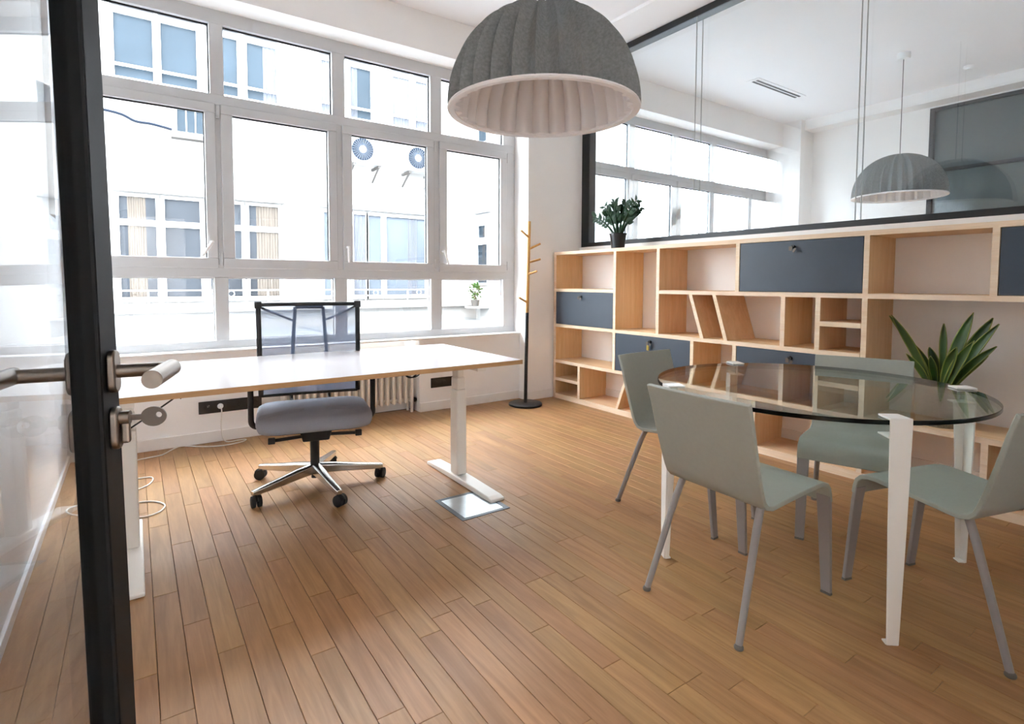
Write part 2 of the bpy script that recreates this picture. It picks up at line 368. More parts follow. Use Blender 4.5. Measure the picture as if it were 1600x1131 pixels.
# ------------------------------------------------------------------ windows
def window(name, label, cols, x_end, lo=True, first=0, handles=True):
    """cols: list of (pane x0, pane x1); upper fixed panes, opening sashes, lower fixed panes"""
    W = sempty(name, label, 'window', ((cols[0][0]+x_end)/2, 4.74, ZS))
    x0 = cols[0][0]-.085; y0, y1 = 4.70, 4.775
    fr = MB(); fr.box(x0, x_end, y0, y1, 3.125, 3.235).box(x0, x_end, y0, y1, 2.53, 2.607).box(x0, x_end, y0, y1, 1.236, 1.31).box(x0, x_end, y0, y1, ZS, .753)
    edges = [x0]+[None]*(len(cols)-1)+[x_end]
    vs_ = [(x0, cols[0][0])]+[(cols[i][1], cols[i+1][0]) for i in range(len(cols)-1)]+[(cols[-1][1], x_end)]
    for a, b in vs_:
        for z0, z1 in ((2.607, 3.125), (1.31, 2.53), (.753, 1.236)): fr.box(a, b, y0, y1, z0, z1)
    fr.build('frame', 'window_paint', W, 0, .003)
    for i, (a, b) in enumerate(cols):
        MB().box(a-.006, b+.006, 4.748, 4.754, 2.60, 3.13).build('pane', 'window_glass', W, 0)
        # thin dark gasket and light bead round the fixed panes
        for z0, z1 in ((2.607, 3.125), (.753, 1.236)):
            g = MB().box(a, b, 4.735, 4.747, z1-.012, z1).box(a, b, 4.735, 4.747, z0, z0+.006).box(b-.009, b, 4.735, 4.747, z0+.006, z1-.012).box(a, a+.006, 4.735, 4.747, z0+.006, z1-.012)
            g.build('glazing_bead', 'black_metal' if z0 > 2 else 'window_paint', W, 0)
        MB().box(a-.006, b+.006, 4.748, 4.754, .747, 1.242).build('pane', 'window_glass', W, 0)
        s = bpy.data.objects.new('sash', None); col.objects.link(s); s.parent = W; s.empty_display_size = .05
        ia, ib = a+.052, b-.045; oa, ob_ = a-.030, b+.030; ys0, ys1 = 4.682, 4.742; zb, zt = 1.305, 2.535
        MB().box(oa, ob_, ys0, ys1, 2.465, zt).box(oa, ob_, ys0, ys1, zb, 1.382).box(oa, ia, ys0, ys1, 1.382, 2.465).box(ib, ob_, ys0, ys1, 1.382, 2.465).build('sash_frame', 'window_paint', s, 0, .006)
        MB().box(ia-.005, ib+.005, 4.722, 4.728, 1.377, 2.47).build('pane', 'window_glass', s, 0)
        MB().box(ia, ib, 4.705, 4.72, 2.455, 2.465).box(ib-.007, ib, 4.705, 4.72, 1.382, 2.455).build('gasket', 'black_metal', s, 0)
        hx = (ob_+.012) if i % 2 == 0 else (oa-.012)
        if i == 3: hx = ob_+.012
        for hz in (1.33, 2.43):
            MB().cyl((hx, 4.684, hz), (hx, 4.684, hz+.09), .009, n=10).build('hinge', 'window_paint', s)
        if handles and i in (0, 2, 3):
            px = {0: ob_-.045, 2: oa+.03, 3: oa+.03}[i]; tilt = {0: -.55, 2: 0.0, 3: .35}[i]
            h = MB().cyl((px, 4.682, 1.50), (px, 4.645, 1.50), .012, n=12)
            h.tube([(px, 4.645, 1.50), (px+.13*math.sin(tilt), 4.64, 1.50-.13*math.cos(tilt))], [.011, .009], 10)
            h.build('handle', 'white_lacquer', s)
    return W
window('window_1', 'large white four-bay window with opening sashes looking onto the courtyard', [(-.305, .508), (.601, 1.413), (1.52, 2.323), (2.437, 3.145)], 3.285)
window('window_2', 'white window of the neighbouring room seen through the glass partition', [(4.25, 4.98), (5.08, 5.80), (5.90, 6.60), (6.70, 7.52)], 7.95, handles=False)

# ------------------------------------------------------------------ glass partition above the bookcase
gp = thing('glass_partition', 'full-length glass partition in a thin black frame above the bookcase', 'partition', (4.05, 2.2, 1.585))
fr = MB().box(4.0, 4.10, YB, YW, 1.585, 1.63).box(4.0, 4.10, YB, YW, 3.47, 3.53).box(4.0, 4.10, YW-.11, YW, 1.63, 3.47)
fr.build('frame', 'black_metal', gp, 0, .003)
ys = [YW-.11, 3.03, 1.73, .43, YB]
for a, b in zip(ys[:-1], ys[1:]):
    for x in (4.006, 4.088):
        MB().box(x, x+.006, b+.004, a-.004, 1.62, 3.48).build('pane', 'partition_glass', gp, 0)
for y in ys[1:-1]:
    for x in (4.006, 4.088):
        MB().box(x-.001, x+.007, y-.0025, y+.0025, 1.63, 3.47).build('joint_strip', 'joint_grey', gp, 0)

# ceiling vent and detector in the neighbouring room
vt = thing('ceiling_vent', 'narrow white two-slot air vent in the next room ceiling', 'vent', (6.45, 3.72, ZC))
MB().box(5.95, 7.0, 3.64, 3.80, ZC-.008, ZC).build('frame', 'ceiling_paint', vt, 0)
for y in (3.68, 3.73): MB().box(6.0, 6.95, y, y+.025, ZC-.012, ZC-.006).build('slot', 'slot_dark', vt, 0)
tag(MB().lathe([(.05, 0), (.05, -.02), (.03, -.035)], (7.5, 2.15, ZC), 24).build('smoke_detector', 'white_lacquer'), 'small round white smoke detector on next room ceiling', 'detector')

# ================================================================== GLASS DOOR (left foreground)
dh = R(14.3); D = Vector((math.sin(dh), math.cos(dh), 0)); Nn = Vector((math.cos(dh), -math.sin(dh), 0))
def px_dir(x, y): return r2*((x-CX)/FOC)+u2*(-(y-CY)/FOC)+fwd
R0 = px_dir(157, 570)*.65; R0 = Vector((R0.x, R0.y, 0)); TH, SW, LW = .0315, .064, .88
door = sempty('door_1', 'open black-framed glass door with brushed steel lever and key', 'door', R0+D*(SW-LW))
def dbox(a0, a1, t0, t1, z0, z1):      # along the leaf from the near corner of the lock stile, across (negative = away to the left), height
    c = R0+D*((a0+a1)/2)+Nn*((t0+t1)/2); c.z = (z0+z1)/2
    return MB().obox(c, D*((a1-a0)/2), Nn*((t1-t0)/2), Vector((0, 0, (z1-z0)/2)))
dbox(0, SW, -TH, 0, .012, 2.12).build('stile', 'door_metal', door, 0, .004)
dbox(SW-LW, SW-LW+.08, -TH, 0, .012, 2.12).build('stile', 'door_metal', door, 0, .004)
dbox(SW-LW+.08, 0, -TH, 0, .012, .095).build('rail', 'door_metal', door, 0, .004)
dbox(SW-LW+.08, 0, -TH, 0, 2.04, 2.12).build('rail', 'door_metal', door, 0, .004)
dbox(SW-LW+.075, .005, -.024, -.016, .09, 2.045).build('pane', 'door_glass', door, 0)
ZH = 1.0885
def pt(a, t, z): p = R0+D*a+Nn*t; return Vector((p.x, p.y, z))
for side in (1, -1):
    t0 = 0 if side > 0 else -TH
    for zc, nm in ((ZH, 'lever_rosette'), (ZH-.071, 'lock_rosette')):
        poly = rounded(-.013, .013, -.0265, .0265, .012, 6)
        ro = MB(); A = [pt(.028+a, t0, zc+b) for a, b in poly]; ro.prism(A, Nn*(.0095*side))
        rp = ro.build(nm, 'steel', door, 30, .0025)
        if nm == 'lever_rosette':
            lv = MB(); tip = t0+side*.066
            path = [pt(.028, t0+side*.009, zc), pt(.028, t0+side*.054, zc)]+[pt(.028-.010*(1-math.cos(q)), t0+side*(.054+.010*math.sin(q)), zc) for q in (R(30), R(60), R(90))]
            lv.tube(path, .0085, 16)
            lv.tube([pt(.036, tip, zc), pt(-.060, tip, zc)], .0105, 24)
            lv.build('lever', 'steel', rp, 40)
        elif side > 0:
            MB().tube([pt(.028, t0+.009, zc+.012), pt(.028, t0+.02, zc+.012)], .0085, 20).box(0, 0, 0, 0, 0, 0).build('lock_cylinder', 'steel', rp)
            MB().obox(pt(.028, t0+.0145, zc-.006), D*.005, Nn*.005, Vector((0, 0, .014))).build('cylinder_body', 'steel', rp, 0, .003)
ang = R(.85); Rm = Matrix.Rotation(ang, 3, D)
if (Rm @ Vector((0, 0, -1))).dot(Nn) < 0: Rm = Matrix.Rotation(-ang, 3, D)
piv = pt(0, 0, ZH); door.rotation_euler = Rm.to_euler(); door.location = piv+Rm @ (door.location-piv)   # the leaf hangs very slightly out of plumb
door_key = thing('door_key', 'flat steel key with a round bow in the glass door lock', 'key', pt(.028, .02, ZH-.059))
zk = ZH-.059; kd = (Nn*.93-D*.1).normalized(); ku = Vector((0, 0, 1)); kn = kd.cross(ku)
b0 = pt(.028, .020, zk)
MB().obox(b0+kd*.006, kd*.009, ku*.0035, kn*.0011).build('blade', 'key_steel', door_key, 0, world=True)
bow = MB(); n = 28; oc = b0+kd*.027; hc = oc+kd*.006+ku*.002
for sgn in (-1, 1):
    pass
V = []; F = []
for sgn in (-1, 1):
    for k in range(n):
        a = 2*math.pi*k/n; V.append(oc+kd*(.0145*math.cos(a))+ku*(.0125*math.sin(a))+kn*(.0012*sgn))
    for k in range(n):
        a = 2*math.pi*k/n; V.append(hc+kd*(.0036*math.cos(a))+ku*(.0036*math.sin(a))+kn*(.0012*sgn))
for k in range(n):
    j = (k+1) % n
    F += [(k, j, n+j, n+k), (2*n+k, 3*n+k, 3*n+j, 2*n+j), (k, 2*n+k, 2*n+j, j), (n+k, n+j, 3*n+j, 3*n+k)]
bow.add(V, F).build('bow', 'key_steel', door_key, 40)

# ================================================================== BOOKCASE
BX0, BX1 = 3.61, 3.975
bk = thing('bookcase', 'long low plywood bookcase with open cubbies and slate-grey flap doors', 'bookcase', (3.80, 2.3, 0))
def board(y0, y1, z0, z1, name='panel', x0=BX0, x1=BX1):
    flat = (y1-y0) > (z1-z0)
    o = MB().box(x0+.004, x1, y0, y1, z0, z1).build(name, 'birch_ply_flat' if flat else 'birch_ply', bk, 0)
    e = MB().box(x0, x0+.004, y0, y1, z0, z1).build('edge_band', 'birch_edge', o, 0)
    return o
YE = .12
T = .03
ZR = [.02, .373, .747, 1.113, 1.49]       # undersides of the boards: bottom, H3, H2, H1, top
board(YE, 4.44, 1.49, 1.52, 'top_panel')
board(YE, 4.405, .0, .05, 'bottom_panel')
board(4.408, 4.44, 0, 1.49, 'side_panel'); board(YE, YE+.03, 0.05, 1.49, 'side_panel')
# horizontal shelves
board(3.585, 4.408, 1.113, 1.143, 'shelf')                 # under the first cubby
board(YE+.03, 3.05, 1.113, 1.143, 'shelf')
board(1.505, 4.408, .747, .777, 'shelf')
board(YE+.03, 4.408, .373, .403, 'shelf')
board(4.06, 4.408, .188, .218, 'shelf')
board(1.505, 1.745, .931, .961, 'shelf')
# uprights
for y0, z0, z1 in ((3.553, .403, 1.49), (3.053, .777, 1.49), (2.321, 1.143, 1.49), (1.472, .403, 1.49), (.877, 1.143, 1.49),
                   (1.975, .777, 1.113), (1.745, .777, 1.113), (4.03, .05, .373), (2.702, .403, .747), (2.332, .403, .747),
                   (1.722, .403, .747), (.882, .05, .373), (1.472, .05, .373), (2.17, .05, .373)):
    if z0 == .777 and z1 == 1.49 and y0 > 3:
        board(y0, y0+T, z0, z1, 'upright')
    elif y0 == 3.553:
        board(y0, y0+T, .403, .747, 'upright'); board(y0, y0+T, .777, 1.49, 'upright')
    elif y0 == 1.472 and z1 > 1:
        board(y0, y0+T, .403, 1.113, 'upright'); board(y0, y0+T, 1.143, 1.49, 'upright')
    else:
        board(y0, y0+T, z0, z1, 'upright')
def slanted(yt, yb, z0, z1, wdt=.03):
    poly = [(BX0+.004, yb, z0), (BX0+.004, yb+wdt, z0), (BX0+.004, yt+wdt, z1), (BX0+.004, yt, z1)]
    o = MB().prism(poly, (BX1-BX0-.004, 0, 0)).build('slanted_divider', 'birch_ply', bk, 0)
    MB().prism([(BX0, y, z) for _, y, z in poly], (.004, 0, 0)).build('edge_band', 'birch_edge', o, 0)
slanted(2.725, 2.611, .777, 1.113); slanted(2.511, 2.405, .777, 1.113); slanted(3.385, 3.508, .05, .373); slanted(3.15, 3.27, .05, .373)
# flap doors with locks and keys
def flap(y0, y1, z0, z1, ly, extra=None):
    f = MB().box(BX0+.002, BX0+.02, y0+.004, y1-.004, z0+.003, z1-.003).build('flap_door', 'slate_panel', bk, 0, .0015)
    lz = z1-.045
    lk = MB().cyl((BX0+.002, ly, lz), (BX0-.012, ly, lz), .013, n=18).build('lock', 'black_plastic', f)
    k = MB().cyl((BX0-.012, ly, lz), (BX0-.03, ly, lz), .0035, n=8)
    k.obox((BX0-.036, ly, lz-.012), (.0012, 0, 0), (0, .011, 0), (0, 0, .014))
    k.obox((BX0-.03, ly-.022, lz-.024), (.0012, 0, 0), (0, .006, .004), (0, -.008, .012))
    k.build('key', 'key_steel', f, 30)
    if extra: MB().obox((BX0-.026, ly, lz-.05), (.006, 0, 0), (0, .012, 0), (0, 0, .022)).build('key_tag', 'brass', f, 0, .003)
flap(3.583, 4.408, .777, 1.113, 4.02)
flap(1.502, 2.321, 1.143, 1.49, 1.93)
flap(YE+.03, .877, 1.143, 1.49, .50)
flap(2.732, 3.553, .403, .747, 3.14, True)
flap(1.752, 2.332, .403, .747, 1.93)

# ================================================================== DESK
DZ = .75
dk = thing('sit_stand_desk', 'white-topped sit-stand desk on white telescopic T-legs', 'desk', (.785, 3.08, 0))
DX0, DX1, DY0, DY1 = -.17, 1.863, 2.582, 3.585
top = MB().box(DX0, DX1, DY0, DY1, DZ-.0225, DZ).build('tabletop', 'desk_laminate', dk, 0)
e = .0022
MB().box(DX0-e, DX1+e, DY0-e, DY0, DZ-.0245, DZ-.0008).box(DX1, DX1+e, DY0, DY1, DZ-.0245, DZ-.0008).box(DX0-e, DX1+e, DY1, DY1+e, DZ-.0245, DZ-.0008).box(DX0-e, DX0, DY0, DY1, DZ-.0245, DZ-.0008).build('edge_band', 'desk_edge_wood', top, 0)
MB().box(.05, 1.56, 2.86, 2.92, DZ-.075, DZ-.0225).build('crossbar', 'white_metal', dk, 0, .004)
for fx in (-.04, 1.61):
    lg = bpy.data.objects.new('leg', None); col.objects.link(lg); lg.parent = dk; lg.empty_display_size = .05
    ft = MB()
    pr = [(2.455, 0), (2.455, .018), (2.49, .026), (2.80, .034), (2.98, .034), (3.21, .026), (3.245, .018), (3.245, 0)]
    ft.prism([(fx-.045, y, z) for y, z in pr], (.09, 0, 0)).build('foot', 'white_metal', lg, 0, .006)
    for nm, hx, hy, z0, z1 in (('lower_column', .033, .045, .034, .555), ('middle_column', .029, .040, .555, .628), ('upper_column', .025, .035, .628, .70)):
        MB().box(fx-hx, fx+hx, 2.895-hy, 2.895+hy, z0, z1).build(nm, 'white_metal', lg, 0, .008)
    MB().box(fx-.03, fx+.03, 2.62, 3.5, .70, DZ-.0225).build('side_bracket', 'white_metal', lg, 0, .003)
# black cables tied below the tabletop
tag(MB().tube([(-.05, 2.75, .575), (0, 2.75, .608), (.055, 2.75, .645), (.121, 2.75, .691), (.140, 2.75, .706), (.155, 2.75, .712), (.163, 2.75, .702), (.155, 2.75, .694), (.146, 2.75, .703), (.15, 2.76, .726)], .0035, 8).build('desk_cable', 'black_plastic'), 'thin black cable hanging below the left end of the desk', 'cable')
pts = []
for i in range(40):
    a = i/39*4*math.pi; pts.append((1.32+.045*math.sin(a)+.02*i/39, 2.95+.02*math.cos(a*.5), .675+.032*math.cos(a)))
tag(MB().tube([(1.02, 2.9, .727), (1.10, 2.92, .70), (1.20, 2.94, .69)]+pts+[(1.40, 2.95, .727)], .0035, 8).build('desk_cable', 'black_plastic'), 'looped black cable bundle below the right half of the desk', 'cable')

# ================================================================== OFFICE CHAIR
oc_ = thing('office_chair', 'grey swivel office chair with mesh back and polished five-star base', 'office chair', (.853, 3.27, 0), R(-11.5))
B = dict(world=False)
base = MB().lathe([(.026, .075), (.034, .09), (.036, .125), (.030, .135), (.0, .137)][:-1], n=24).build('base_hub', 'aluminium', oc_, **B)
for k in range(5):
    a = R(213+72*k); d = Vector((math.cos(a), math.sin(a), 0)); s = Vector((-math.sin(a), math.cos(a), 0))
    st = MB(); secs = [(.015, .082, .056, .028), (.12, .086, .050, .024), (.25, .083, .040, .020), (.365, .080, .031, .018), (.392, .077, .026, .014)]
    V = []; F = []
    for q, (rr, zt, hh, hw) in enumerate(secs):
        zt += .045*max(0, 1-rr/.40)**1.3+.012
        for du, dz in ((-1, -1), (1, -1), (1, -.15), (.55, 0), (-.55, 0), (-1, -.15)):
            V.append(d*rr+s*(hw*du)+Vector((0, 0, zt+dz*hh)))
    for q in range(len(secs)-1):
        F += [(q*6+j, q*6+(j+1) % 6, (q+1)*6+(j+1) % 6, (q+1)*6+j) for j in range(6)]
    F += [tuple(reversed(range(6))), tuple(range(24, 30))]
    arm = st.add(V, F).build('base_arm', 'aluminium', oc_, 35, .003, **B)
    cp = d*.372
    ca = a+R([70, 25, 60, 110, 20][k]); cdv = Vector((math.cos(ca), math.sin(ca), 0)); cs = Vector((-math.sin(ca), math.cos(ca), 0))
    MB().cyl(cp+Vector((0, 0, .045)), cp+Vector((0, 0, .085)), .012, n=12).build('caster_stem', 'aluminium', arm, **B)
    for sg in (-1, 1):
        wc = cp+cs*(.0155*sg)+cdv*.012+Vector((0, 0, .031))
        MB().tube([wc-cs*.011, wc-cs*.009, wc+cs*.009, wc+cs*.011], [.026, .031, .031, .026], 22).build('caster_wheel', 'rubber', arm, 40, **B)
    MB().tube(arc(cp+cdv*.012+Vector((0, 0, .029)), .032, R(20), R(165), 8, cdv, (0, 0, 1)), .007, 8).build('caster_hood', 'black_plastic', arm, **B)
MB().cyl((0, 0, .125), (0, 0, .345), .026, n=20).cyl((0, 0, .05), (0, 0, .075), .022, n=16).build('gas_column', 'black_plastic', oc_, **B)
MB().prism([(-.09, -.17, .382), (.09, -.17, .382), (.07, -.16, .308), (-.07, -.16, .308)], (0, .28, 0)).build('tilt_mechanism', 'black_plastic', oc_, 0, .006, **B)
for sg in (-1, 1):
    lv = MB().tube([(sg*.07, -.13, .335), (sg*.215, -.16, .335)], .0095, 10).obox((sg*.23, -.163, .335), (.018, 0, 0), (0, .012, 0), (0, 0, .017))
    lv.build('lever', 'black_plastic', oc_, 30, .004, **B)
# seat cushion: rounded slab with a waterfall front
ov = rounded(-.308, .308, -.27, .23, .11, 8)
def ring(sx, sy, z): return [(x*sx, (y+.02)*sy-.02, z+(-.012 if y < -.2 else 0)) for x, y in ov]
V = []; n = len(ov)
for sx, sy, z in ((.90, .90, .395), (.97, .97, .400), (1.0, 1.0, .420), (1.0, 1.0, .445), (.975, .97, .467), (.92, .90, .478), (.6, .55, .480), (.2, .2, .476)): V += ring(sx, sy, z)
F = [(i*n+k, i*n+(k+1) % n, (i+1)*n+(k+1) % n, (i+1)*n+k) for i in range(7) for k in range(n)]+[tuple(reversed(range(n))), tuple(range(7*n, 8*n))]
MB().add(V, F).build('seat_cushion', 'seat_fabric', oc_, 60, **B)
MB().prism([(x*.93, (y+.02)*.93-.02, .382) for x, y in ov], (0, 0, .016)).build('seat_shell', 'black_plastic', oc_, 30, .004, **B)
for sg in (-1, 1):
    ar = MB().tube([(sg*.20, -.02, .385), (sg*.30, -.02, .385)]+arc((sg*.30, -.02, .420), .035, R(-90), R(0), 5, (sg, 0, 0), (0, 0, 1))+[(sg*.335, -.02, .55), (sg*.335, -.02, .685)], .0155, 14).build('armrest', 'black_plastic', oc_, 40, **B)
    MB().prism([(x, y, .685) for x, y in rounded(sg*.335-.04, sg*.335+.04, -.14, .11, .035)], (0, 0, .025)).build('arm_pad', 'black_plastic', ar, 30, .006, **B)
# mesh back
yb = .335
def bk_y(z): return yb+.02*((z-.52)/.54)-.03*math.sin(math.pi*(z-.52)/.54)*.6
zs = [.490+.565*i/12 for i in range(13)]
for sg in (-1, 1):
    MB().tube([(sg*(.292+.012*(z-.5)), bk_y(z), z) for z in zs], .015, 12).build('back_side_rail', 'black_plastic', oc_, 40, **B)
    MB().obox((sg*.299, bk_y(1.055), 1.058), (.021, 0, 0), (0, .019, 0), (0, 0, .022)).build('corner_cap', 'black_plastic', oc_, 0, .005, **B)
MB().tube([(-.29, bk_y(1.06), 1.06), (0, bk_y(1.06)+.012, 1.062), (.29, bk_y(1.06), 1.06)], .0125, 10).build('back_top_rail', 'black_plastic', oc_, 40, **B)
MB().tube([(-.29, bk_y(.49), .49), (0, bk_y(.49)+.012, .49), (.29, bk_y(.49), .49)], .010, 10).build('back_lower_rail', 'black_plastic', oc_, 40, **B)
V = []; F = []
for z in zs:
    for j in range(9):
        u = -1+j/4; V.append((u*(.292+.012*(z-.5)), bk_y(z)+.012*(1-u*u), z))
for i in range(12):
    for j in range(8): F.append((i*9+j, i*9+j+1, (i+1)*9+j+1, (i+1)*9+j))
MB().add(V, F).build('back_mesh', 'chair_mesh', oc_, 60, **B)
for sg in (-1, 1):
    MB().tube([(sg*.085, yb+.045, 1.04), (sg*.10, yb+.05, .80), (sg*.115, yb+.06, .60), (sg*.115, yb+.05, .45), (sg*.10, .25, .372), (sg*.08, .10, .365)], .011, 10).build('back_support', 'black_plastic', oc_, 40, **B)
    MB().tube([(sg*.29, yb+.02, 1.045), (sg*.10, yb+.05, .955)], .007, 8).build('back_brace', 'black_plastic', oc_, 40, **B)
MB().tube([(-.085, yb+.045, 1.04), (.085, yb+.045, 1.04)], .011, 10).build('back_support', 'black_plastic', oc_, 40, **B)

# ================================================================== RADIATOR
rd = thing('radiator', 'white cast-iron column radiator in the niche under the window', 'radiator', (1.5, 4.70, 0))
sec = MB()
for dy in (-.045, 0, .045):
    sec.tube([(0, dy, .09), (0, dy, .12), (0, dy, .56), (0, dy, .59)], [.011, .0165, .0165, .011], 10, flat=1.0)
for z in (.115, .565): sec.cyl((-.029, 0, z), (.029, 0, z), .019, n=12).obox((0, 0, z), (.014, 0, 0), (0, .052, 0), (0, 0, .018))
sm = sec.mesh('section', 'radiator_paint', 45)
nsec = 20
for i in range(nsec):
    o = bpy.data.objects.new('section', sm); col.objects.link(o); o.parent = rd; o.location = (.985+i*.0585-1.5, .0, .0)
for x in (.985, .985+(nsec-1)*.0585):
    for dy in (-.045, .045): MB().cyl((x, 4.70+dy, 0), (x, 4.70+dy, .10), .013, .016, n=10).build('foot', 'radiator_paint', rd)
MB().cyl((2.10, 4.70, .115), (2.14, 4.70, .115), .012, n=10).cyl((2.13, 4.70, 0), (2.13, 4.70, .115), .009, n=10).cyl((2.13, 4.70, .11), (2.13, 4.66, .11), .02, n=12).build('valve', 'outlet_black', rd)

# ================================================================== SOCKETS AND WHITE CABLE
def outlet(x0, x1, z0, z1, nslots, label):
    t = thing('socket_strip', label, 'socket', ((x0+x1)/2, YN, z0))
    pl = MB().box(x0, x1, YN-.011, YN, z0, z1).build('plate', 'outlet_black', t, 0, .003)
    for i in range(nslots):
        cx = x0+(i+.5)*(x1-x0)/nslots
        MB().lathe([(.021, 0), (.019, .0015), (.017, -.006)], n=20, c=(0, 0, 0)).mesh
        s = MB(); s.tube([(cx, YN-.0105, (z0+z1)/2), (cx, YN-.0135, (z0+z1)/2)], [.021, .0195], 20); s.tube([(cx, YN-.0135, (z0+z1)/2), (cx, YN-.0145, (z0+z1)/2)], [.004, .004], 8)
        s.build('socket', 'black_plastic', t)
    return t
o1 = outlet(.37, .80, .220, .312, 4, 'long black socket strip with a white plug, left of the radiator')
MB().box(.425, .44, YN-.0135, YN-.0105, .268, .283).build('data_port', 'white_lacquer', o1, 0)
outlet(2.264, 2.53, .214, .306, 3, 'short black socket strip right of the radiator')
cb = thing('power_cable', 'white power cable plugged into the wall and trailing over the floor', 'cable', (.51, 4.55, 0))
MB().tube([(.512, YN-.0135, .268), (.512, YN-.03, .268)], [.021, .018], 16).tube([(.512, YN-.03, .268), (.512, YN-.045, .262)], [.012, .006], 12).build('plug', 'white_lacquer', cb)
ctrl = [(.512, 4.555, .262), (.515, 4.54, .235), (.51, 4.55, .12), (.52, 4.54, .03), (.55, 4.52, .006), (.62, 4.53, .005), (.672, 4.52, .005), (.64, 4.47, .005), (.55, 4.44, .005), (.46, 4.45, .005), (.37, 4.50, .005), (.30, 4.56, .005), (.25, 4.565, .012), (.20, 4.54, .005), (.13, 4.43, .005), (.05, 4.41, .005), (-.02, 4.38, .005), (-.10, 4.25, .005), (-.05, 4.0, .005), (.06, 3.95, .005), (.03, 3.80, .005), (-.12, 3.70, .005), (-.30, 3.66, .005), (-.305, 3.56, .005), (-.20, 3.45, .005), (-.02, 3.31, .005), (.07, 3.32, .005), (.105, 3.42, .005), (.04, 3.52, .005), (-.06, 3.50, .006), (-.075, 3.2, .01), (-.07, 3.0, .05), (-.04, 2.952, .12), (-.035, 2.95, .5), (-.03, 2.95, .66)]
def spline(P, k=5):
    P = [Vector(p) for p in P]; out = []
    for i in range(len(P)-1):
        a, b, c, d = P[max(0, i-1)], P[i], P[i+1], P[min(len(P)-1, i+2)]
        for j in range(k):
            t = j/k; q = .5*((2*b)+(c-a)*t+(2*a-5*b+4*c-d)*t*t+(3*b-a-3*c+d)*t**3); q.z = max(q.z, .0045); out.append(q)
    return out+[P[-1]]
MB().tube(spline(ctrl), .0042, 8).build('cord', 'cord_white', cb, 60)

# ================================================================== COAT RACK
cr = thing('coat_rack', 'half-black half-wood coat rack with round base beside the bookcase', 'coat rack', (3.137, 4.29, 0))
MB().lathe([(.155, 0), (.165, .004), (.165, .020), (.158, .026), (.03, .028)], (3.137, 4.29, 0), 40).build('base', 'black_metal', cr, 40)
MB().cyl((3.137, 4.29, .026), (3.160, 4.30, .91), .017, n=16).build('lower_pole', 'black_metal', cr)
MB().cyl((3.160, 4.30, .91), (3.19, 4.31, 1.80), .0165, .015, n=16).build('upper_pole', 'rack_wood', cr)
for z, dx, dy, dz in ((1.64, -.115, -.02, .065), (1.53, .11, -.04, .055), (1.40, .13, -.02, .035), (1.285, .04, -.09, .03), (1.01, -.12, -.03, .05)):
    x = 3.160+.03*(z-.91)/.89; MB().tube([(x, 4.305, z), (x+dx, 4.305+dy, z+dz)], [.011, .010], 10).build('peg', 'rack_wood', cr)

# ================================================================== FLOOR HATCH
fh = thing('floor_hatch', 'square metal floor box lid next to the desk foot', 'floor hatch', (1.475, 2.505, 0))
MB().box(1.33, 1.355, 2.35, 2.66, 0, .003).box(1.595, 1.62, 2.35, 2.66, 0, .003).box(1.355, 1.595, 2.35, 2.372, 0, .003).box(1.355, 1.595, 2.638, 2.66, 0, .003).build('frame', 'hatch_frame', fh, 0, .001)
MB().box(1.357, 1.593, 2.374, 2.636, 0, .0022).build('lid', 'hatch_plate', fh, 0)

